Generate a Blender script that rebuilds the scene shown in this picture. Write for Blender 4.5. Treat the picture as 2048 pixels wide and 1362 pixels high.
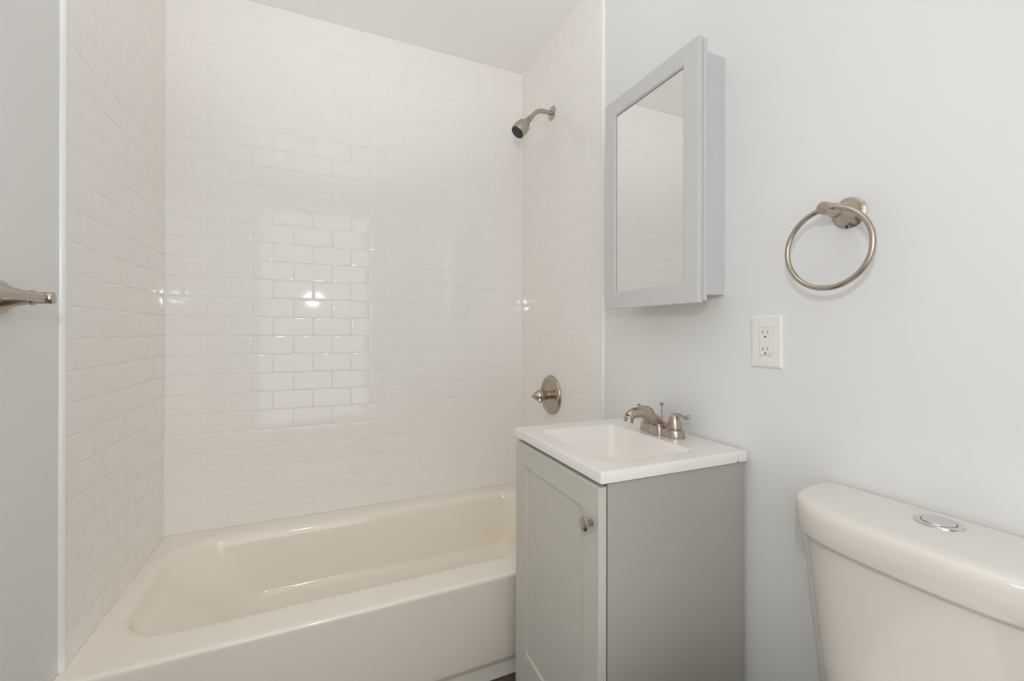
import bpy, bmesh, math, random
from mathutils import Vector, Matrix, Euler

for o in list(bpy.data.objects):
    bpy.data.objects.remove(o)
SC = bpy.context.scene
COL = SC.collection
PI = math.pi

# ------------------------------------------------------------------ camera
F_PX, YAW, PITCH, ROLL, CY = 863.316, 0.419110, 0.001262, 0.001665, 661.976
CAM = Vector((0.5441, -2.0605, 1.14))
_fw = Vector((math.sin(YAW) * math.cos(PITCH), math.cos(YAW) * math.cos(PITCH), math.sin(PITCH)))
_r = Vector((math.cos(YAW), -math.sin(YAW), 0.0))
_u = _r.cross(_fw)
_r2 = _r * math.cos(ROLL) + _u * math.sin(ROLL)
_u2 = -_r * math.sin(ROLL) + _u * math.cos(ROLL)
cam_d = bpy.data.cameras.new('camera')
cam_d.sensor_fit = 'HORIZONTAL'
cam_d.sensor_width = 36.0
cam_d.lens = F_PX / 2048.0 * 36.0
cam_d.shift_y = (CY - 681.0) / 2048.0
cam_d.clip_start = 0.01
cam_o = bpy.data.objects.new('camera', cam_d)
COL.objects.link(cam_o)
cam_o.matrix_world = Matrix(((_r2.x, _u2.x, -_fw.x, CAM.x), (_r2.y, _u2.y, -_fw.y, CAM.y),
                             (_r2.z, _u2.z, -_fw.z, CAM.z), (0, 0, 0, 1)))
SC.camera = cam_o

# ------------------------------------------------------------------ world, lights, exposure
world = bpy.data.worlds.new('world')
SC.world = world
world.use_nodes = True
wbg = world.node_tree.nodes['Background']
wbg.inputs['Color'].default_value = (1, 1, 1, 1)
wbg.inputs['Strength'].default_value = 1.85

def lamp(name, kind, loc, power, color=(1, 1, 1), target=None, **kw):
    d = bpy.data.lights.new(name, kind)
    d.energy = power
    d.color = color
    for k, v in kw.items():
        setattr(d, k, v)
    o = bpy.data.objects.new(name, d)
    COL.objects.link(o)
    o.location = loc
    if target is not None:
        o.rotation_euler = (Vector(target) - Vector(loc)).to_track_quat('-Z', 'Y').to_euler()
    return o

# the photographer's flash: most of it bounced off the ceiling, a little of it straight ahead
lamp('flash_bounce', 'SPOT', (0.50, -2.12, 1.46), 20.0, (1, 1, 1), (0.55, -2.0, 2.50),
     spot_size=math.radians(100), spot_blend=0.8, shadow_soft_size=0.05)
lamp('flash_bounce_forward', 'SPOT', (0.50, -2.12, 1.46), 50.0, (1, 1, 1), (0.60, -1.3, 2.50),
     spot_size=math.radians(90), spot_blend=0.8, shadow_soft_size=0.05)
lamp('flash_direct', 'SPOT', (0.494, -2.10, 1.4176), 9.0, (1, 1, 1), (0.9, -0.9, 1.10),
     spot_size=math.radians(170), spot_blend=0.6, shadow_soft_size=0.03)

vs = SC.view_settings
vs.view_transform = 'Standard'
vs.look = 'None'
vs.exposure = 0.09
vs.gamma = 1.0
vs.use_curve_mapping = False
SC.cycles.use_denoising = True
SC.cycles.max_bounces = 14
SC.cycles.diffuse_bounces = 10
SC.cycles.glossy_bounces = 6
SC.cycles.caustics_reflective = False
SC.cycles.caustics_refractive = False

# ------------------------------------------------------------------ dimensions (metres, floor at z = 0)
W = 1.5145           # tiled width between the two end walls
PW_L, PW_R = -0.008, 1.5225   # faces of the painted side walls
Y_TILE_L, Y_TILE_R = -0.7043, -0.7049
Y_FRONT = -2.62      # wall behind the camera
CEIL = 2.5006
RIM = 0.3463         # tub rim
ROW, COLW = 0.077788, 0.15399
ROW0 = 1.1209        # a grout line of the courses

# ------------------------------------------------------------------ materials
def mat(name, base, rough=0.5, metal=0.0, spec=0.5, coat=0.0, coat_rough=0.05, noise=0.0, nscale=20.0,
        bump=0.0, bscale=200.0, stretch=None, rough_var=0.0):
    m = bpy.data.materials.new(name)
    m.use_nodes = True
    nt = m.node_tree
    b = nt.nodes['Principled BSDF']
    b.inputs['Base Color'].default_value = (*base, 1)
    b.inputs['Roughness'].default_value = rough
    b.inputs['Metallic'].default_value = metal
    b.inputs['Specular IOR Level'].default_value = spec
    b.inputs['Coat Weight'].default_value = coat
    b.inputs['Coat Roughness'].default_value = coat_rough
    tc = nt.nodes.new('ShaderNodeTexCoord')
    vec = tc.outputs['Object']
    if stretch:
        mp = nt.nodes.new('ShaderNodeMapping')
        mp.inputs['Scale'].default_value = stretch
        nt.links.new(vec, mp.inputs['Vector'])
        vec = mp.outputs['Vector']
    if noise > 0 or rough_var > 0:
        n = nt.nodes.new('ShaderNodeTexNoise')
        n.inputs['Scale'].default_value = nscale
        n.inputs['Detail'].default_value = 4
        nt.links.new(vec, n.inputs['Vector'])
        if noise > 0:
            mx = nt.nodes.new('ShaderNodeMixRGB')
            mx.inputs[1].default_value = (*[c * (1 - noise) for c in base], 1)
            mx.inputs[2].default_value = (*[min(1, c * (1 + noise)) for c in base], 1)
            nt.links.new(n.outputs['Fac'], mx.inputs[0])
            nt.links.new(mx.outputs[0], b.inputs['Base Color'])
        if rough_var > 0:
            mr = nt.nodes.new('ShaderNodeMapRange')
            mr.inputs['To Min'].default_value = max(0.0, rough - rough_var)
            mr.inputs['To Max'].default_value = rough + rough_var
            nt.links.new(n.outputs['Fac'], mr.inputs['Value'])
            nt.links.new(mr.outputs['Result'], b.inputs['Roughness'])
    if bump > 0:
        n2 = nt.nodes.new('ShaderNodeTexNoise')
        n2.inputs['Scale'].default_value = bscale
        n2.inputs['Detail'].default_value = 3
        nt.links.new(vec, n2.inputs['Vector'])
        bp = nt.nodes.new('ShaderNodeBump')
        bp.inputs['Strength'].default_value = bump
        bp.inputs['Distance'].default_value = 0.001
        nt.links.new(n2.outputs['Fac'], bp.inputs['Height'])
        nt.links.new(bp.outputs['Normal'], b.inputs['Normal'])
    return m

M = {}
M['paint'] = mat('white_wall_paint', (0.775, 0.78, 0.775), 0.55, spec=0.35, noise=0.01, nscale=3, bump=0.06, bscale=160)
M['ceiling'] = mat('ceiling_paint', (0.87, 0.86, 0.85), 0.8, spec=0.2, noise=0.01, nscale=2, bump=0.05, bscale=160)
M['tile'] = mat('glazed_white_tile', (0.86, 0.84, 0.815), 0.065, spec=0.5, noise=0.012, nscale=9, bump=0.05, bscale=14)
M['grout'] = mat('tile_grout', (0.85, 0.82, 0.775), 0.85, spec=0.2, noise=0.03, nscale=60)
M['trim'] = mat('white_edge_trim', (0.86, 0.865, 0.85), 0.25, spec=0.5, noise=0.01, nscale=12)
M['enamel'] = mat('warm_white_tub_enamel', (0.87, 0.82, 0.735), 0.10, spec=0.5, coat=0.3, noise=0.012, nscale=5)
M['china'] = mat('toilet_china', (0.725, 0.69, 0.64), 0.12, spec=0.5, coat=0.3, noise=0.008, nscale=6)
M['seat'] = mat('toilet_seat_plastic', (0.83, 0.81, 0.77), 0.25, spec=0.5, noise=0.008, nscale=6)
M['marble'] = mat('cultured_marble', (0.84, 0.81, 0.775), 0.14, spec=0.5, coat=0.2, noise=0.012, nscale=4)
M['grey'] = mat('grey_paint_brightened', (0.60, 0.58, 0.53), 0.42, spec=0.4, noise=0.015, nscale=8, bump=0.03, bscale=120)  # colour raised over the side panel's to make up for light the door lacks
M['grey_side'] = mat('grey_paint_darker_side', (0.435, 0.41, 0.375), 0.36, spec=0.4, noise=0.02, nscale=40, bump=0.05, bscale=700)  # same cabinet paint in a darker tone; the difference in light is coloured in
M['lgrey'] = mat('light_grey_cabinet_paint', (0.60, 0.60, 0.605), 0.38, spec=0.4, noise=0.012, nscale=8)
M['raw'] = mat('raw_board', (0.55, 0.47, 0.36), 0.7, spec=0.2, noise=0.08, nscale=30)
M['nickel'] = mat('brushed_nickel', (0.50, 0.435, 0.365), 0.24, metal=1.0, noise=0.03, nscale=300, rough_var=0.05,
                  stretch=(1, 1, 8))
M['chrome'] = mat('chrome', (0.72, 0.73, 0.74), 0.12, metal=1.0, noise=0.01, nscale=50)
M['mirror'] = mat('mirror_glass', (0.86, 0.88, 0.86), 0.0, metal=1.0, noise=0.002, nscale=2)
M['dark'] = mat('dark_gap', (0.03, 0.03, 0.03), 0.6, noise=0.1)
M['nozzle'] = mat('charcoal_rubber', (0.035, 0.037, 0.045), 0.5, noise=0.3, nscale=300)
M['plate'] = mat('white_outlet_plastic', (0.82, 0.82, 0.79), 0.30, spec=0.5, noise=0.006, nscale=20)
M['recept'] = mat('white_receptacle_plastic', (0.80, 0.80, 0.775), 0.35, spec=0.5, noise=0.006, nscale=20)
M['slotgrey'] = mat('receptacle_slot', (0.10, 0.095, 0.09), 0.6, noise=0.05)
M['chip'] = mat('brown_chip', (0.25, 0.19, 0.15), 0.8, noise=0.2, nscale=300)

def floor_mat():
    m = bpy.data.materials.new('dark_plank_floor')
    m.use_nodes = True
    nt = m.node_tree
    b = nt.nodes['Principled BSDF']
    b.inputs['Roughness'].default_value = 0.45
    tc = nt.nodes.new('ShaderNodeTexCoord')
    br = nt.nodes.new('ShaderNodeTexBrick')
    br.inputs['Color1'].default_value = (0.125, 0.092, 0.066, 1)
    br.inputs['Color2'].default_value = (0.095, 0.076, 0.062, 1)
    br.inputs['Mortar'].default_value = (0.05, 0.042, 0.036, 1)
    br.inputs['Scale'].default_value = 1.0
    br.inputs['Mortar Size'].default_value = 0.002
    br.inputs['Brick Width'].default_value = 0.9
    br.inputs['Row Height'].default_value = 0.15
    nt.links.new(tc.outputs['Object'], br.inputs['Vector'])
    mp = nt.nodes.new('ShaderNodeMapping')
    mp.inputs['Scale'].default_value = (4, 60, 1)
    nt.links.new(tc.outputs['Object'], mp.inputs['Vector'])
    n = nt.nodes.new('ShaderNodeTexNoise')
    n.inputs['Scale'].default_value = 1.0
    n.inputs['Detail'].default_value = 6
    nt.links.new(mp.outputs['Vector'], n.inputs['Vector'])
    mx = nt.nodes.new('ShaderNodeMixRGB')
    mx.blend_type = 'MULTIPLY'
    mx.inputs[0].default_value = 0.5
    nt.links.new(br.outputs['Color'], mx.inputs[1])
    nt.links.new(n.outputs['Color'], mx.inputs[2])
    nt.links.new(mx.outputs[0], b.inputs['Base Color'])
    return m
M['floor'] = floor_mat()

# ------------------------------------------------------------------ mesh helpers
def finish(name, bm, mats, parent=None, smooth=True, angle=35, loc=(0, 0, 0), bevel=0.0, bseg=2):
    bmesh.ops.recalc_face_normals(bm, faces=bm.faces[:])
    me = bpy.data.meshes.new(name)
    bm.to_mesh(me)
    bm.free()
    if not isinstance(mats, (list, tuple)):
        mats = [mats]
    for m in mats:
        me.materials.append(m)
    o = bpy.data.objects.new(name, me)
    COL.objects.link(o)
    o.location = loc
    if parent is not None:
        o.parent = parent
    if smooth:
        me.polygons.foreach_set('use_smooth', [True] * len(me.polygons))
        me.set_sharp_from_angle(angle=math.radians(angle))
    if bevel > 0:
        md = o.modifiers.new('bevel', 'BEVEL')
        md.width = bevel
        md.segments = bseg
        md.limit_method = 'ANGLE'
        md.angle_limit = math.radians(40)
        md.harden_normals = False
    return o

def add_box(bm, x0, x1, y0, y1, z0, z1):
    v = [bm.verts.new(p) for p in ((x0, y0, z0), (x1, y0, z0), (x1, y1, z0), (x0, y1, z0),
                                   (x0, y0, z1), (x1, y0, z1), (x1, y1, z1), (x0, y1, z1))]
    for f in ((0, 3, 2, 1), (4, 5, 6, 7), (0, 1, 5, 4), (1, 2, 6, 5), (2, 3, 7, 6), (3, 0, 4, 7)):
        bm.faces.new([v[i] for i in f])

def loft(bm, rings, cap0=True, cap1=True, close=True):
    vr = [[bm.verts.new(p) for p in r] for r in rings]
    n = len(vr[0])
    for a, b in zip(vr[:-1], vr[1:]):
        for i in range(n if close else n - 1):
            j = (i + 1) % n
            bm.faces.new((a[i], a[j], b[j], b[i]))
    if cap0:
        bm.faces.new(vr[0][::-1])
    if cap1:
        bm.faces.new(vr[-1])
    return vr

def frame_for(axis):
    a = Vector(axis).normalized()
    t = Vector((0, 0, 1)) if abs(a.z) < 0.9 else Vector((0, 1, 0))
    e1 = a.cross(t).normalized()
    e2 = a.cross(e1).normalized()
    return a, e1, e2

def add_lathe(bm, origin, axis, prof, n=40):
    """prof: list of (distance along the axis, radius)"""
    a, e1, e2 = frame_for(axis)
    o = Vector(origin)
    rings = []
    for s, r in prof:
        r = max(r, 1e-5)
        rings.append([o + a * s + (e1 * math.cos(t) + e2 * math.sin(t)) * r
                      for t in (2 * PI * i / n for i in range(n))])
    loft(bm, rings)

def spline(pts, k=6):
    """Catmull-Rom through points of any dimension"""
    pts = [tuple(p) for p in pts]
    P = [pts[0]] + pts + [pts[-1]]
    out = []
    for i in range(1, len(P) - 2):
        for s in range(k):
            t = s / k
            out.append(tuple(0.5 * (2 * b + (c - a) * t + (2 * a - 5 * b + 4 * c - d) * t * t + (3 * b - a - 3 * c + d) * t ** 3)
                             for a, b, c, d in zip(P[i - 1], P[i], P[i + 1], P[i + 2])))
    out.append(pts[-1])
    return out

def add_tube(bm, pts, n=16, side=None):
    """pts: (x, y, z, r) or (x, y, z, rw, rh); rw lies along the vector side"""
    ps = [Vector(p[:3]) for p in pts]
    rings = []
    prev = None
    for i, p in enumerate(ps):
        t = (ps[min(i + 1, len(ps) - 1)] - ps[max(i - 1, 0)]).normalized()
        if side is not None:
            e1 = Vector(side)
            e1 = (e1 - t * e1.dot(t)).normalized()
        elif prev is None:
            e1 = frame_for(t)[1]
        else:
            e1 = (prev - t * prev.dot(t)).normalized()
        prev = e1
        e2 = t.cross(e1)
        rw = pts[i][3]
        rh = pts[i][4] if len(pts[i]) > 4 else rw
        rings.append([p + e1 * math.cos(a) * rw + e2 * math.sin(a) * rh for a in (2 * PI * j / n for j in range(n))])
    loft(bm, rings)

def rrect(x0, x1, y0, y1, rad, z, k=10):
    """rounded rectangle, rad = (x0y0, x1y0, x1y1, x0y1)"""
    if not isinstance(rad, (list, tuple)):
        rad = (rad,) * 4
    out = []
    for (cx, cy, sx, sy, r, a0) in ((x0, y0, 1, 1, rad[0], PI), (x1, y0, -1, 1, rad[1], 1.5 * PI),
                                    (x1, y1, -1, -1, rad[2], 0), (x0, y1, 1, -1, rad[3], 0.5 * PI)):
        for i in range(k + 1):
            a = a0 + 0.5 * PI * i / k
            out.append((cx + sx * r + r * math.cos(a), cy + sy * r + r * math.sin(a), z))
    return out

def thing(name, label, cat, loc=(0, 0, 0), rz=0.0, group=None):
    o = bpy.data.objects.new(name, None)
    COL.objects.link(o)
    o.location = loc
    o.rotation_euler = (0, 0, rz)
    o.empty_display_size = 0.05
    o['label'] = label
    o['category'] = cat
    if group:
        o['group'] = group
    return o

def structure(o, label=None, cat=None):
    o['kind'] = 'structure'
    if label:
        o['label'] = label
    if cat:
        o['category'] = cat
    return o

# ------------------------------------------------------------------ room shell
def slab(name, boxes, m, label, cat):
    bm = bmesh.new()
    for b in boxes:
        add_box(bm, *b)
    return structure(finish(name, bm, m, smooth=False), label, cat)

T = 0.10
slab('floor', [(PW_L - T, PW_R + T, Y_FRONT - 1.4, 0.008 + T, -0.06, 0.0)], M['floor'],
     'dark brown plank floor seen beside the tub apron', 'floor')
slab('ceiling', [(PW_L - T, PW_R + T, Y_FRONT - T, 0.008 + T, CEIL, CEIL + 0.06)], M['ceiling'],
     'plain off white ceiling over the tub', 'ceiling')
wall_l = slab('wall_left', [(PW_L - T, PW_L, Y_FRONT, 0.008 + T, 0, CEIL)], M['paint'],
              'left wall, tiled beside the tub and painted white in front of it', 'wall')
wall_r = slab('wall_right', [(PW_R, PW_R + T, Y_FRONT, 0.008 + T, 0, CEIL)], M['paint'],
              'right wall, tiled at the shower and painted white behind the vanity', 'wall')
wall_b = slab('wall_back', [(PW_L, PW_R, 0.008, 0.008 + T, 0, CEIL)], M['grout'],
              'back wall in white subway tile along the tub', 'wall')
# wall behind the camera with an open doorway to a bright hall
DX0, DX1, DZ = 0.02, 1.00, 2.30
slab('wall_front', [(PW_L, DX0, Y_FRONT - T, Y_FRONT, 0, CEIL), (DX1, PW_R, Y_FRONT - T, Y_FRONT, 0, CEIL),
                    (DX0, DX1, Y_FRONT - T, Y_FRONT, DZ, CEIL)], M['paint'],
     'white wall with the open doorway behind the viewer', 'wall')

# ------------------------------------------------------------------ subway tile, real bevelled tiles
rng = random.Random(5)
def tile_panel(parent, origin, udir, ndir, ulen, z0, z1, joint_odd, name='tile_panel'):
    """tiles on the plane through origin; udir runs along the wall, ndir points into the room.
    joint_odd: u of a vertical joint in the odd courses."""
    O, U, N, Z = Vector(origin), Vector(udir), Vector(ndir), Vector((0, 0, 1))
    bm = bmesh.new()
    g = 0.0007
    k0 = math.floor((z0 - ROW0) / ROW)
    k1 = math.ceil((z1 - ROW0) / ROW)
    def P(u, z, d):
        return O + U * u + Z * z + N * d
    for k in range(k0, k1):
        a, b = max(z0, ROW0 + k * ROW), min(z1, ROW0 + (k + 1) * ROW)
        if b - a < 0.004:
            continue
        j = joint_odd + (0.0 if k % 2 else COLW / 2)
        j -= math.ceil(j / COLW) * COLW
        edges = [0.0]
        while j < ulen:
            if j > 0.004 and j < ulen - 0.004:
                edges.append(j)
            j += COLW
        edges.append(ulen)
        for ua, ub in zip(edges[:-1], edges[1:]):
            if ub - ua < 0.006:
                continue
            tl = [rng.gauss(0, 0.00007), rng.gauss(0, 0.00012), rng.gauss(0, 0.00009)]
            cu, cz = (ua + ub) / 2, (a + b) / 2
            def lift(u, z):
                return tl[0] + tl[1] * (u - cu) / 0.077 + tl[2] * (z - cz) / 0.038
            rings = []
            for ins, dep in ((g, -0.0030), (g, -0.0013), (g + 0.0006, -0.0006), (g + 0.0018, -0.00015), (g + 0.0045, 0.0), (g + 0.0095, 0.00009), (g + 0.0150, 0.00015), (g + 0.0215, 0.00019)):
                iu = g + (ins - g) * min(1.0, max(0.0, (ub - ua) / 2 - 0.0025 - g) / 0.0215)
                iz = g + (ins - g) * min(1.0, max(0.0, (b - a) / 2 - 0.0025 - g) / 0.0215)
                dep = dep if dep <= 0 else dep * min(1.0, (ub - ua) / 0.06, (b - a) / 0.06)
                q = [(ua + iu, a + iz), (ub - iu, a + iz), (ub - iu, b - iz), (ua + iu, b - iz)]
                rings.append([bm.verts.new(P(u, z, dep + (lift(u, z) if dep > -0.002 else 0))) for u, z in q])
            for r0, r1 in zip(rings[:-1], rings[1:]):
                for i in range(4):
                    f = bm.faces.new((r0[i], r0[(i + 1) % 4], r1[(i + 1) % 4], r1[i]))
                    f.smooth = True
            f = bm.faces.new(rings[-1])
            f.smooth = True
    gp = [bm.verts.new(P(u, z, -0.0007)) for u, z in ((0, z0), (ulen, z0), (ulen, z1), (0, z1))]
    gb = [bm.verts.new(P(u, z, -0.0075)) for u, z in ((0, z0), (ulen, z0), (ulen, z1), (0, z1))]
    for i in range(4):
        f = bm.faces.new((gb[i], gb[(i + 1) % 4], gp[(i + 1) % 4], gp[i]))
        f.material_index = 1
    f = bm.faces.new(gp)
    f.material_index = 1
    # outward normals
    for f in bm.faces:
        f.normal_update()
    for f in bm.faces:
        if f.normal.dot(N) < -1e-4:
            f.normal_flip()
    me = bpy.data.meshes.new(name)
    bm.to_mesh(me)
    bm.free()
    me.materials.append(M['tile'])
    me.materials.append(M['grout'])
    o = bpy.data.objects.new(name, me)
    COL.objects.link(o)
    o.parent = parent
    return o

TZ0 = RIM + 0.0005
tile_panel(wall_b, (0, 0, 0), (1, 0, 0), (0, -1, 0), W, TZ0, CEIL - 0.0005, 0.1343)
tile_panel(wall_l, (0, 0, 0), (0, -1, 0), (1, 0, 0), -Y_TILE_L, TZ0, CEIL - 0.0005, 0.6385)
tile_panel(wall_r, (W, 0, 0), (0, -1, 0), (-1, 0, 0), -Y_TILE_R, TZ0, CEIL - 0.0005, 0.6403)

def caulk(parent, x, sx):
    bm = bmesh.new()
    prof = [(x - sx * 0.0015, 0.0015), (x + sx * 0.0042, 0.0015), (x + sx * 0.0042, -0.0004), (x + sx * 0.0020, -0.0020), (x + sx * 0.0004, -0.0042), (x - sx * 0.0015, -0.0042)]
    loft(bm, [[(px, py, z) for px, py in prof] for z in (TZ0, CEIL - 0.0005)])
    finish('corner_caulk', bm, M['trim'], parent, angle=70)
caulk(wall_b, 0.0, 1)
caulk(wall_b, W, -1)

def edge_trim(name, x_face, x_wall, y0, z0, label):
    bm = bmesh.new()
    s = 1 if x_face > x_wall else -1
    prof = [(x_wall, y0), (x_face, y0), (x_face + s * 0.0012, y0 - 0.002), (x_face + s * 0.0016, y0 - 0.006),
            (x_face + s * 0.0008, y0 - 0.0105), (x_face - s * 0.0025, y0 - 0.0145), (x_wall, y0 - 0.0155)]
    loft(bm, [[(x, y, z) for x, y in prof] for z in (z0, CEIL - 0.0005)])
    structure(finish(name, bm, M['trim'], angle=50), label, 'trim')
edge_trim('trim_1', 0.0, PW_L, Y_TILE_L, RIM + 0.0005, 'white vertical edge strip where the left tile ends')
edge_trim('trim_2', W, PW_R, Y_TILE_R, RIM + 0.0005, 'white vertical edge strip where the shower tile ends on the right')

# ------------------------------------------------------------------ bathtub
tub = thing('bathtub', 'warm white alcove bathtub with a sloping backrest and plain apron', 'bathtub', (0.757, -0.38, 0))
def build_tub():
    bm = bmesh.new()
    k = 12
    ox0, ox1, oy1 = PW_L + 0.0015, PW_R - 0.0015, 0.0065
    rings = []
    # outer skirt: only the front edge follows the apron profile
    for y0, z in ((-0.7440, 0.0005), (-0.7440, 0.0460), (-0.7443, 0.0475), (-0.7545, 0.0660), (-0.7556, 0.0690), (-0.7562, 0.0740),
                  (-0.7580, 0.15), (-0.7615, 0.25), (-0.7640, 0.310), (-0.7652, 0.330), (-0.7655, 0.3370), (-0.7648, 0.3405),
                  (-0.7625, 0.3436), (-0.7585, 0.3455), (-0.7530, 0.3461), (-0.7470, 0.3462), (-0.7440, 0.3462)):
        rings.append(rrect(ox0, ox1, y0, oy1, 0.0012, z, k))
    # inner lip of the rim and the basin
    lip = dict(x0=0.036, x1=1.462, y0=-0.664, y1=-0.066)
    rl = (0.17, 0.13, 0.13, 0.19)
    def ring(i, z, x0=None, x1=None):
        a, b = lip['x0'] + i, lip['x1'] - i
        if x0 is not None:
            a = x0
        if x1 is not None:
            b = x1
        return a, b, lip['y0'] + i, lip['y1'] - i, z
    for i, z in ((-0.010, 0.3462), (-0.006, 0.3462), (0.003, 0.3452), (0.011, 0.3418), (0.018, 0.3350), (0.024, 0.3240), (0.028, 0.308)):
        a, b, c, d, z = ring(i, z)
        rings.append(rrect(a, b, c, d, tuple(max(0.03, q - i) for q in rl), z, k))
    for t, z in ((0.10, 0.285), (0.28, 0.245), (0.5, 0.20), (0.72, 0.160), (0.86, 0.137), (0.94, 0.122)):
        x0 = 0.066 + 0.20 * t
        x1 = 1.434 - 0.045 * t
        i = 0.028 + 0.026 * t
        rings.append(rrect(x0, x1, lip['y0'] + i, lip['y1'] - i, tuple(max(0.05, q - i - 0.03 * t) for q in rl), z, k))
    for e, z in ((0.012, 0.108), (0.026, 0.098), (0.046, 0.0925), (0.075, 0.0905)):
        x0, x1 = 0.256 + e * 1.2, 1.391 - e
        i = 0.053 + e
        rings.append(rrect(x0, x1, lip['y0'] + i, lip['y1'] - i, tuple(max(0.03, q - i - 0.03) for q in rl), z, k))
    rings.append(rrect(0.55, 1.15, -0.42, -0.30, 0.03, 0.0890, k))
    loft(bm, rings, cap0=True, cap1=True)
    for v in bm.verts:
        v.co -= Vector(tub.location)
    return finish('tub_shell', bm, M['enamel'], tub, angle=60)
build_tub()

# ------------------------------------------------------------------ shower head on its arm
SY, SZ = -0.330, 2.1395
sh = thing('showerhead', 'brushed nickel shower head with a dark face on a bent arm high on the tile',
           'shower head', (W, SY, SZ))
bm = bmesh.new()
add_lathe(bm, (0.0006, 0, 0), (-1, 0, 0), [(0, .0318), (.0018, .0318), (.0040, .0300), (.0062, .022), (.0072, .0125), (.0072, .008)], 48)
finish('flange', bm, M['nickel'], sh)
bm = bmesh.new()
ax = Vector((-0.637, 0, -0.771)).normalized()
A = Vector((-0.1135, 0, -0.0455))
path = [(-0.002, 0, 0), (-0.03, 0, 0.0005), (-0.052, 0, -0.0005), (-0.070, 0, -0.0055), (-0.085, 0, -0.0150),
        (-0.098, 0, -0.0280), tuple(A + ax * 0.004)]
add_tube(bm, [(*p, .0100) for p in spline(path, 5)], 20, side=(0, 1, 0))
finish('shower_arm', bm, M['nickel'], sh)
bm = bmesh.new()
add_lathe(bm, A, ax, [(-.004, .0085), (-.004, .0125), (-.003, .0132), (.012, .0132), (.013, .0105), (.0155, .0105), (.0165, .0140),
                      (.018, .0150), (.030, .0172), (.0315, .0172), (.0325, .0110), (.036, .0110)], 32)
finish('collar', bm, M['nickel'], sh)
bm = bmesh.new()
add_lathe(bm, A, ax, [(.0345, .010), (.0345, .0200), (.0370, .0240), (.042, .0278), (.050, .0308), (.060, .0328), (.072, .0338), (.085, .0335), (.093, .0325),
                      (.0965, .0310), (.0965, .0294), (.0935, .0288)], 48)
shell = finish('head_shell', bm, M['nickel'], sh)
bm = bmesh.new()
add_lathe(bm, A, ax, [(.0925, .0292), (.0960, .0292), (.1000, .0280), (.1017, .0248), (.1023, .012), (.1027, .002)], 40)
a_, e1_, e2_ = frame_for(ax)
for rr, cnt in ((.0225, 18), (.0165, 12), (.0100, 8)):
    for i in range(cnt):
        t = 2 * PI * i / cnt
        add_lathe(bm, A + e1_ * rr * math.cos(t) + e2_ * rr * math.sin(t), ax, [(.1005, .0014), (.1037, .0011), (.1039, .0004)], 8)
sf = finish('spray_face', bm, M['nozzle'], sh)
sf['label'] = 'charcoal spray face with small nozzles'
bm = bmesh.new()
add_lathe(bm, A, ax, [(.1020, .0052), (.1040, .0048), (.1043, .001)], 16)
finish('center_cap', bm, M['slotgrey'], sf)

# ------------------------------------------------------------------ shower valve
VY, VZ = -0.325, 0.850
sv = thing('shower_valve', 'round brushed nickel shower valve with a pointed handle on the tiled right wall',
           'shower valve', (W, VY, VZ))
bm = bmesh.new()
add_lathe(bm, (0.0006, 0, 0), (-1, 0, 0), [(0, .0895), (.0035, .0895), (.0080, .0875), (.0120, .0830), (.0148, .0770), (.0155, .0715),
                                           (.0145, .0675), (.0110, .0645), (.0092, .0625), (.0096, .045), (.0108, .030), (.0125, .022)], 64)
esc = finish('escutcheon', bm, M['nickel'], sv, angle=30)
for yy, zz in ((0.004, -0.0755),):
    bm = bmesh.new()
    add_lathe(bm, (-0.0105, yy, zz), (-1, 0, 0), [(0, .0032), (.0012, .0032), (.0016, .0015)], 12)
    finish('mounting_screw', bm, M['dark'], esc)
bm = bmesh.new()
add_lathe(bm, (-0.010, 0, 0), (-1, 0, 0), [(0, .0235), (.004, .0235), (.005, .0205), (.018, .0205), (.019, .0218), (.030, .0218),
                                           (.031, .0205), (.040, .0205)], 40)
finish('sleeve', bm, M['nickel'], sv)
bm = bmesh.new()
add_lathe(bm, (-0.044, 0, 0), (-1, 0, 0), [(0, .0215), (.002, .0250), (.008, .0275), (.016, .0272), (.025, .0250), (.034, .0195),
                                           (.043, .0120), (.050, .0060), (.0545, .0020), (.055, .0005)], 40)
add_tube(bm, [(*p[:3], p[3], p[4]) for p in spline([(-0.058, -0.004, -0.008, .017, .014), (-0.070, -0.022, -0.014, .014, .0105),
                                                    (-0.080, -0.040, -0.014, .010, .0075), (-0.087, -0.054, -0.010, .005, .004)], 5)],
         16, side=(0, 0, 1))
finish('valve_handle', bm, M['nickel'], sv)

# ------------------------------------------------------------------ medicine cabinet
mc = thing('medicine_cabinet', 'light grey mirrored medicine cabinet on the painted right wall above the sink', 'medicine cabinet',
           (PW_R, -1.0755, 1.213))
cx, cy0, cz = PW_R, -1.0755, 1.213
def cbox(name, x0, x1, y0, y1, z0, z1, m, parent=None, bevel=0.001):
    bm = bmesh.new()
    add_box(bm, x0 - cx, x1 - cx, y0 - cy0, y1 - cy0, z0 - cz, z1 - cz)
    return finish(name, bm, m, parent or mc, smooth=False, bevel=bevel)
cbox('cabinet_body', 1.4360, PW_R - 0.0004, -1.2450, -0.9060, 1.2375, 1.8670, M['lgrey'])
cbox('underside_board', 1.4380, PW_R - 0.003, -1.2420, -0.9090, 1.2360, 1.2376, M['raw'], bevel=0)
FY0, FY1, FZ0, FZ1 = -1.2670, -0.8835, 1.2135, 1.8815
cbox('face_frame', 1.4225, 1.4362, FY0, FY1, FZ0 + 0.006, FZ1 - 0.001, M['lgrey'])
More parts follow.
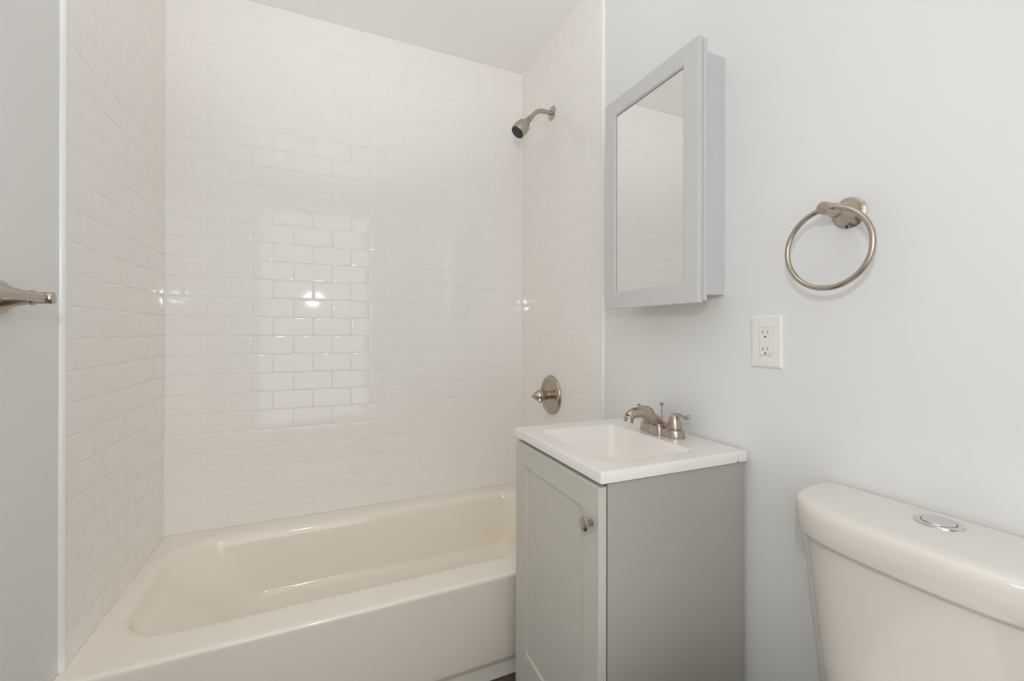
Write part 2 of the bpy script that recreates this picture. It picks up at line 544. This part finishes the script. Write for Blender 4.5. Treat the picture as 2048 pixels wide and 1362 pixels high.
def frame_door():
    bm = bmesh.new()
    xf, xb = 1.4050, 1.4195
    oy0, oy1, oz0, oz1 = FY0, FY1, FZ0, FZ1
    iy0, iy1, iz0, iz1 = -1.2205, -0.9305, FZ0 + 0.0475, FZ1 - 0.0470
    def rect(x, y0, y1, z0, z1):
        return [(x - cx, y0 - cy0, z0 - cz), (x - cx, y1 - cy0, z0 - cz), (x - cx, y1 - cy0, z1 - cz), (x - cx, y0 - cy0, z1 - cz)]
    b = 0.0012
    rings = [rect(xb, oy0, oy1, oz0, oz1), rect(xf + b, oy0, oy1, oz0, oz1), rect(xf, oy0 + b, oy1 - b, oz0 + b, oz1 - b),
             rect(xf, iy0, iy1, iz0, iz1), rect(xf + 0.0042, iy0 + 0.0055, iy1 - 0.0055, iz0 + 0.0055, iz1 - 0.0055),
             rect(xb, iy0 + 0.0055, iy1 - 0.0055, iz0 + 0.0055, iz1 - 0.0055)]
    loft(bm, rings + [rings[0]], cap0=False, cap1=False)
    bmesh.ops.remove_doubles(bm, verts=bm.verts[:], dist=1e-6)
    d = finish('mirror_door', bm, M['lgrey'], mc, smooth=False)
    bm = bmesh.new()
    add_box(bm, xf + 0.0060 - cx, xf + 0.0100 - cx, iy0 + 0.0060 - cy0, iy1 - 0.0072 - cy0, iz0 + 0.0060 - cz, iz1 - 0.0078 - cz)
    mi = finish('mirror', bm, M['mirror'], d, smooth=False)
    mi['label'] = 'flat mirror glass'
    bm = bmesh.new()
    add_box(bm, xf + 0.0101 - cx, xf + 0.0112 - cx, iy0 + 0.0056 - cy0, iy1 - 0.0056 - cy0, iz0 + 0.0056 - cz, iz1 - 0.0056 - cz)
    finish('mirror_backing', bm, M['dark'], d, smooth=False)
frame_door()
for zz in (1.30, 1.79):   # hinges that carry the door on the face frame
    cbox('hinge', 1.4190, 1.4230, -0.925, -0.895, zz, zz + 0.03, M['nickel'], bevel=0)

# ------------------------------------------------------------------ vanity cabinet, sink top, faucet
VAN = (1.512, -1.32135)
VR = math.radians(-1.2)
ZT = 0.8453
van = thing('vanity_cabinet', 'narrow grey shaker vanity cabinet with one door under the white sink top', 'vanity', (*VAN, 0), VR)
def vbox(name, u0, u1, v0, v1, z0, z1, m, parent, bevel=0.0008):
    bm = bmesh.new()
    add_box(bm, -u1, -u0, v0, v1, z0, z1)
    return finish(name, bm, m, parent, smooth=False, bevel=bevel)
ZC = ZT - 0.0245
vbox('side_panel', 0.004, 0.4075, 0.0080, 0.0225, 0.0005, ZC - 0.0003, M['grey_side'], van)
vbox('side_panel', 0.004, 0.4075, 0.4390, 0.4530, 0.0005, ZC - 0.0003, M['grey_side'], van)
vbox('back_panel', 0.004, 0.010, 0.0225, 0.4390, 0.05, ZC - 0.0003, M['raw'], van, 0)
vbox('bottom_panel', 0.010, 0.4075, 0.0225, 0.4390, 0.05, 0.065, M['grey_side'], van, 0)
vbox('top_rail', 0.389, 0.4075, 0.0225, 0.4390, 0.765, ZC - 0.0003, M['grey'], van, 0)
vbox('toe_kick', 0.345, 0.360, 0.0225, 0.4390, 0.0005, 0.05, M['grey'], van, 0)
def vanity_door():
    bm = bmesh.new()
    uf, ub = 0.4300, 0.4115
    oy0, oy1, oz0, oz1 = 0.0085, 0.4500, 0.0700, ZT - 0.0350
    iy0, iy1, iz0, iz1 = 0.0690, 0.3770, 0.2065, ZT - 0.0975
    def rect(u, y0, y1, z0, z1):
        return [(-u, y0, z0), (-u, y1, z0), (-u, y1, z1), (-u, y0, z1)]
    b = 0.0012
    rings = [rect(ub, oy0, oy1, oz0, oz1), rect(uf - b, oy0, oy1, oz0, oz1), rect(uf, oy0 + b, oy1 - b, oz0 + b, oz1 - b),
             rect(uf, iy0, iy1, iz0, iz1), rect(uf - 0.0048, iy0 + 0.0006, iy1 - 0.0006, iz0 + 0.0006, iz1 - 0.0006)]
    loft(bm, rings)
    d = finish('door', bm, M['grey'], van, smooth=False)
    bm = bmesh.new()
    add_lathe(bm, (-uf + 0.0004, 0.0370, ZT - 0.1190), (-1, 0, 0),
              [(0, .0075), (.0012, .0075), (.0018, .0052), (.013, .0052), (.0165, .0080), (.0178, .0140), (.0192, .0155), (.0212, .0150),
               (.0234, .0115), (.0246, .006), (.0249, .001)], 36)
    finish('knob', bm, M['nickel'], d)
    for zz in (0.24, 0.69):
        bm = bmesh.new()
        add_box(bm, -0.4118, -0.4070, 0.405, 0.437, zz, zz + 0.04)
        finish('hinge', bm, M['nickel'], d, smooth=False)
vanity_door()

sink = thing('sink_top', 'white vanity sink top with a shallow rectangular basin, on the grey cabinet', 'sink', (*VAN, ZC), VR)
def sink_top():
    bm = bmesh.new()
    H = ZT - ZC
    D, WD = 0.4302, 0.4616
    k = 6
    def R(u0, u1, v0, v1, r, z):
        return rrect(-u1, -u0, v0, v1, r, z, k)
    rings = [R(0.0, D, 0, WD, .003, 0.0), R(0.0, D, 0, WD, .003, H - 0.004), R(0.0, D - .0012, .0012, WD - .0012, .003, H - 0.0012),
             R(0.0008, D - .004, .004, WD - .004, .003, H), R(0.0012, D - .0065, .0065, WD - .0065, .004, H), R(0.1160, 0.3805, 0.0480, 0.3980, .023, H),
             R(0.1180, 0.3790, 0.0500, 0.3960, .022, H), R(0.1195, 0.3770, 0.0515, 0.3945, .021, H - 0.0006),
             R(0.1225, 0.3735, 0.0545, 0.3915, .020, H - 0.003), R(0.1255, 0.3700, 0.0580, 0.3880, .019, H - 0.007),
             R(0.1400, 0.3200, 0.0900, 0.3620, .022, H - 0.055), R(0.1460, 0.3080, 0.1000, 0.3540, .024, H - 0.076),
             R(0.1520, 0.2980, 0.1080, 0.3470, .026, H - 0.086), R(0.1620, 0.2880, 0.1200, 0.3360, .026, H - 0.090),
             R(0.205, 0.245, 0.2100, 0.2500, .0195, H - 0.0915)]
    loft(bm, rings, cap0=False, cap1=True)
    # underside of the bowl as a closed shell
    low = [R(0.0, D, 0, WD, .003, 0.0), R(0.113, 0.384, 0.046, 0.400, .022, 0.0), R(0.130, 0.330, 0.080, 0.372, .025, -0.060),
           R(0.150, 0.300, 0.105, 0.350, .025, -0.076)]
    loft(bm, low, cap0=False, cap1=True)
    bmesh.ops.remove_doubles(bm, verts=bm.verts[:], dist=1e-5)
    o = finish('basin_slab', bm, M['marble'], sink, angle=30)
    bm = bmesh.new()
    add_lathe(bm, (-0.225, 0.230, H - 0.0925), (0, 0, 1), [(0, .021), (.0018, .021), (.0026, .019), (.0022, .014), (.0040, .013), (.0046, .002)], 32)
    finish('drain', bm, M['nickel'], sink)
    bm = bmesh.new()
    q = [(-0.0370, 0.0, 0.0), (-0.0345, 0.0, 0.0035), (-0.0320, 0.0, 0.0055), (-0.0308, 0.0, 0.0040), (-0.0325, 0.0, 0.0)]
    loft(bm, [[(x, -0.0004, z) for x, y, z in q], [(x, 0.0008, z) for x, y, z in q]])
    c = finish('edge_chip', bm, M['chip'], sink, smooth=False)
    c['label'] = 'small brown chip in the lower edge'
sink_top()

FU, FV = 0.0620, 0.2308
_c, _s = math.cos(VR), math.sin(VR)
fpos = (VAN[0] + _c * (-FU) - _s * FV, VAN[1] + _s * (-FU) + _c * FV, ZT)
fau = thing('faucet', 'brushed nickel two handle centerset faucet at the back of the sink top', 'faucet', fpos, VR)
def stadium(hx, hy, z, n=14, bump=0.0):
    """long axis y, half length hy, half width hx"""
    out = []
    L = hy - hx
    for s, a0 in ((1, 0.0), (-1, PI)):
        for i in range(n + 1):
            a = a0 + PI * i / n
            out.append((hx * math.cos(a), s * L + hx * math.sin(a), z))
    return out
bm = bmesh.new()
loft(bm, [stadium(.0275, .0800, 0.0003), stadium(.0275, .0800, 0.0020), stadium(.0262, .0785, 0.0032), stadium(.0245, .0770, 0.0185),
          stadium(.0232, .0757, 0.0210), stadium(.0205, .0730, 0.0220)])
base = finish('base_plate', bm, M['nickel'], fau, angle=40)
# front boss that carries the spout
bm = bmesh.new()
loft(bm, [rrect(-.0335, .010, -.0260, .0260, (.010, .004, .004, .010), z, 5) for z in (0.0006,)] +
     [rrect(-.0320, .010, -.0245, .0245, (.010, .004, .004, .010), 0.020, 5), rrect(-.0300, .008, -.0200, .0200, (.010, .004, .004, .010), 0.029, 5),
      rrect(-.0270, .006, -.0165, .0165, (.008, .004, .004, .008), 0.033, 5)])
finish('spout_boss', bm, M['nickel'], base, angle=40)
bm = bmesh.new()
sp = [(.008, 0, .0165, .0225, .0090), (-.008, 0, .0270, .0205, .0150), (-.028, 0, .0415, .0178, .0165), (-.048, 0, .0550, .0162, .0155),
      (-.070, 0, .0640, .0152, .0150), (-.090, 0, .0665, .0146, .0148), (-.107, 0, .0630, .0140, .0142), (-.1175, 0, .0555, .0132, .0134)]
add_tube(bm, spline(sp, 5), 24, side=(0, 1, 0))
spo = finish('spout', bm, M['nickel'], fau, angle=60)
bm = bmesh.new()
add_lathe(bm, (-.1148, 0, .0575), (-.30, 0, -1), [(0, .0118), (.006, .0134), (.0066, .0120), (.0078, .0120), (.0084, .0136), (.0170, .0130), (.0176, .0105), (.0160, .0095)], 28)
finish('aerator', bm, M['nickel'], spo)
for s in (-1, 1):
    bm = bmesh.new()
    add_lathe(bm, (0, s * 0.0508, 0.0205), (0, 0, 1), [(0, .0205), (.0035, .0205), (.0042, .0186), (.0056, .0186), (.0062, .0198), (.012, .0192), (.022, .0170),
                                                     (.032, .0142), (.039, .0112), (.0435, .0075), (.0455, .0030), (.0458, .0008)], 36)
    h = finish('handle', bm, M['nickel'], fau, angle=40)
    bm = bmesh.new()
    yc = s * 0.0508
    pts = [(0, yc - s * .004, .0570, .0075, .0055), (0, yc + s * .006, .0635, .0068, .0046), (0, yc + s * .020, .0645, .0056, .0040),
           (0, yc + s * .034, .0615, .0052, .0042), (0, yc + s * .044, .0615, .0062, .0055), (0, yc + s * .0510, .0648, .0058, .0058),
           (0, yc + s * .0545, .0675, .0030, .0030)]
    add_tube(bm, spline(pts, 4), 16, side=(1, 0, 0))
    finish('lever', bm, M['nickel'], h, angle=70)
    bm = bmesh.new()
    add_lathe(bm, (-0.002, yc + s * 0.0105, 0.0525), (0, s, 0.35), [(0, .0018), (.0035, .0018), (.0040, .0010)], 10)
    finish('set_screw', bm, M['dark'], h)
bm = bmesh.new()
add_tube(bm, [(.000, 0, .018, .0019), (.000, 0, .080, .0019)], 12)
add_lathe(bm, (.000, 0, .0785), (0, 0, 1), [(0, .0019), (.002, .0026), (.0055, .0048), (.0080, .0068), (.0088, .0066), (.0100, .0042), (.0106, .001)], 20)
finish('lift_rod', bm, M['nickel'], fau)

# ------------------------------------------------------------------ towel ring and towel bar
POST = [(0, .0312), (.0018, .0312), (.0030, .0295), (.0065, .0252), (.0140, .0203), (.0240, .0166), (.0330, .0142), (.0400, .0126),
        (.0408, .0142), (.0420, .0148), (.0455, .0148), (.0468, .0140), (.0475, .0117)]
tr = thing('towel_ring', 'brushed nickel towel ring on the painted right wall above the toilet', 'towel ring', (PW_R, -1.5405, 1.381))
bm = bmesh.new()
add_lathe(bm, (0, 0, 0), (-1, 0, 0), POST[:-1] + [(.0475, .0124), (.0862, .0124), (.0872, .0118), (.0876, .0104), (.0876, .001)], 44)
po = finish('mounting_post', bm, M['nickel'], tr, angle=40)
bm = bmesh.new()
add_lathe(bm, (-0.0050, 0.003, -0.0285), (0, 0, -1), [(0, .0019), (.0025, .0019), (.0026, .0005)], 10)
finish('set_screw', bm, M['dark'], po)
bm = bmesh.new()
RR, rr = 0.0775, 0.0052
rings = []
n = 96
for i in range(n):
    a = 2 * PI * i / n
    d = Vector((0, math.sin(a), math.cos(a)))
    c = Vector((-0.0740, 0, -0.0775)) + d * RR
    rings.append([c + d * rr * math.cos(b) + Vector((1, 0, 0)) * rr * math.sin(b) for b in (2 * PI * j / 16 for j in range(16))])
loft(bm, rings + [rings[0]], cap0=False, cap1=False)
bmesh.ops.remove_doubles(bm, verts=bm.verts[:], dist=1e-6)
finish('ring', bm, M['nickel'], tr)

tb = thing('towel_bar', 'brushed nickel towel bar on the painted left wall just before the tile edge', 'towel bar', (PW_L, -0.920, 1.2038))
for yy in (0.0, -0.460):
    bm = bmesh.new()
    add_lathe(bm, (0, yy, 0), (1, 0, 0), POST + [(.0742, .0117), (.0752, .0110), (.0756, .0095), (.0756, .001)], 44)
    finish('mounting_post', bm, M['nickel'], tb, angle=40)
bm = bmesh.new()
add_tube(bm, [(0.0630, 0.004, 0, .0086), (0.0630, -0.464, 0, .0086)], 24)
finish('bar', bm, M['nickel'], tb)

# ------------------------------------------------------------------ electrical outlet
ou = thing('electrical_outlet', 'white electrical outlet with two sockets on the right wall below the towel ring', 'outlet',
           (PW_R, -1.3655, 1.1168))
bm = bmesh.new()
hw, hh = 0.0392, 0.0628
def orect(x, a, b):
    return [(x, -a, -b), (x, a, -b), (x, a, b), (x, -a, b)]
loft(bm, [orect(-0.0002, hw, hh), orect(-0.0015, hw, hh), orect(-0.0040, hw - .0022, hh - .0022), orect(-0.0058, hw - .0050, hh - .0050),
          orect(-0.0058, .0172, .0346), orect(-0.0040, .0168, .0342)], cap0=True, cap1=True)
finish('cover_plate', bm, M['plate'], ou, smooth=False)
for zz in (0.0485, -0.0485):
    bm = bmesh.new()
    add_lathe(bm, (-0.0056, 0, zz), (-1, 0, 0), [(0, .0028), (.0006, .0028), (.0011, .0018), (.0012, .0004)], 16)
    add_box(bm, -0.00705, -0.0066, -0.0003, 0.0003, zz - 0.0020, zz + 0.0020)
    finish('cover_screw', bm, M['plate'], ou, smooth=False)
bm = bmesh.new()
loft(bm, [orect(-0.0035, .0160, .0332), orect(-0.0066, .0160, .0332), orect(-0.0072, .0154, .0326)])
rc = finish('receptacle', bm, M['recept'], ou, smooth=False)
for zz in (0.0195, -0.0205):
    for yy, hgt in ((0.0062, .0042), (-0.0062, .0034)):
        bm = bmesh.new()
        add_box(bm, -0.00745, -0.0070, yy - 0.0006, yy + 0.0006, zz - hgt + 0.0035, zz + hgt + 0.0035)
        finish('slot', bm, M['slotgrey'], rc, smooth=False)
    bm = bmesh.new()
    add_lathe(bm, (-0.0070, 0, zz - 0.0075), (-1, 0, 0), [(0, .0024), (.00045, .0024), (.0005, .0004)], 14)
    finish('ground_hole', bm, M['slotgrey'], rc, smooth=False)
for zz in (0.0018, -0.0018):
    bm = bmesh.new()
    add_box(bm, -0.0079, -0.0070, -0.0058, 0.0058, zz - 0.0013, zz + 0.0013)
    finish('test_button', bm, M['plate'], rc, smooth=False, bevel=0.0002)
bm = bmesh.new()
add_lathe(bm, (-0.0070, -0.0100, -0.0292), (-1, 0, 0), [(0, .0011), (.0005, .0011), (.0006, .0003)], 10)
finish('indicator_light', bm, M['slotgrey'], rc, smooth=False)

# ------------------------------------------------------------------ toilet
TY = -1.705
to = thing('toilet', 'white two piece toilet with a bow fronted tank against the right wall', 'toilet', (1.5, TY, 0))
def tank_ring(z, hw, dep, xb=0.016, n=3.0, k=44):
    """outline local to the toilet: back at +x, bowed front towards -x"""
    out = [(xb, -hw, z), (xb, hw, z)]
    for i in range(k + 1):
        t = PI * i / k
        c, s = math.cos(t), math.sin(t)
        out.append((-dep * abs(s) ** (2 / n), hw * math.copysign(abs(c) ** (2 / n), c), z))
    return out
LZ0, LZ1 = 0.7705, 0.8325
bm = bmesh.new()
loft(bm, [tank_ring(LZ0, .2010, .1630, .0150), tank_ring(LZ0 + .0006, .2070, .1685, .0150), tank_ring(LZ0 + .005, .2092, .1708, .0155),
          tank_ring(LZ1 - .020, .2094, .1710, .0155), tank_ring(LZ1 - .012, .2080, .1695, .0155), tank_ring(LZ1 - .006, .2045, .1655, .0150),
          tank_ring(LZ1 - .0022, .1985, .1590, .0135), tank_ring(LZ1 - .0004, .1900, .1500, .0110), tank_ring(LZ1 + .0002, .150, .115, .0005)])
lid = finish('tank_lid', bm, M['china'], to, angle=60)
bm = bmesh.new()
rings = []
for t in (0, .02, .06, .3, .6, .9, .97, 1.0):
    z = LZ0 - 0.0008 - t * 0.365
    e = 0.0 if t < .9 else (t - .9) * 0.16
    rings.append(tank_ring(z, .1955 - .030 * t - e, .1575 - .034 * t - e, .010 - e * .3, 3.0))
loft(bm, rings)
finish('tank', bm, M['china'], to, angle=60)
bm = bmesh.new()
bx = 1.4555 - 1.5
add_lathe(bm, (bx, 0, LZ1 - 0.0008), (0, 0, 1), [(0, .0305), (.0020, .0305), (.0034, .0297), (.0038, .0280), (.0038, .0226), (.0032, .0218), (.0012, .0216)], 56)
fb = finish('flush_button', bm, M['chrome'], to, angle=40)
fb['label'] = 'round chrome flush button'
bm = bmesh.new()
add_lathe(bm, (bx, 0, LZ1), (0, 0, 1), [(0, .0208), (.0026, .0208), (.0035, .0200), (.0032, .0160), (.0026, .0080), (.0025, .001)], 48)
finish('button_cap', bm, M['chrome'], fb, angle=40)
bm = bmesh.new()
add_lathe(bm, (bx, 0, LZ1), (0, 0, 1), [(0, .0217), (.0012, .0217), (.0013, .0208)], 40)
finish('button_gap', bm, M['dark'], fb, angle=40)
# bowl, seat and seat cover
def egg(z, x0, x1, hw, n=2.3, k=48):
    """x0 front (negative), x1 back"""
    cx_, a = (x0 + x1) / 2, (x1 - x0) / 2
    out = []
    for i in range(k):
        t = 2 * PI * i / k
        c, s = math.cos(t), math.sin(t)
        w = hw * (1.0 + 0.10 * c)
        out.append((cx_ + a * math.copysign(abs(c) ** (2 / n), c), w * math.copysign(abs(s) ** (2 / n), s), z))
    return out
bm = bmesh.new()
loft(bm, [egg(0.0005, -.545, -.045, .118, 3), egg(.012, -.550, -.042, .120, 3), egg(.05, -.535, -.045, .108, 2.8), egg(.15, -.530, -.040, .100, 2.6),
          egg(.24, -.575, -.030, .125, 2.4), egg(.32, -.635, -.015, .165, 2.3), egg(.375, -.665, -.004, .180, 2.3), egg(.398, -.668, -.002, .182, 2.3),
          egg(.4035, -.662, -.006, .178, 2.3)])
finish('bowl', bm, M['china'], to, angle=60)
bm = bmesh.new()
loft(bm, [egg(.4045, -.665, -.165, .178, 2.2), egg(.408, -.670, -.160, .183, 2.2), egg(.418, -.670, -.160, .183, 2.2), egg(.422, -.664, -.165, .178, 2.2)])
finish('seat', bm, M['seat'], to, angle=60)
bm = bmesh.new()
loft(bm, [egg(.4230, -.664, -.168, .178, 2.2), egg(.426, -.670, -.163, .183, 2.2), egg(.436, -.668, -.163, .182, 2.2), egg(.4425, -.650, -.172, .172, 2.2),
          egg(.446, -.58, -.24, .11, 2.2)])
finish('seat_cover', bm, M['seat'], to, angle=60)
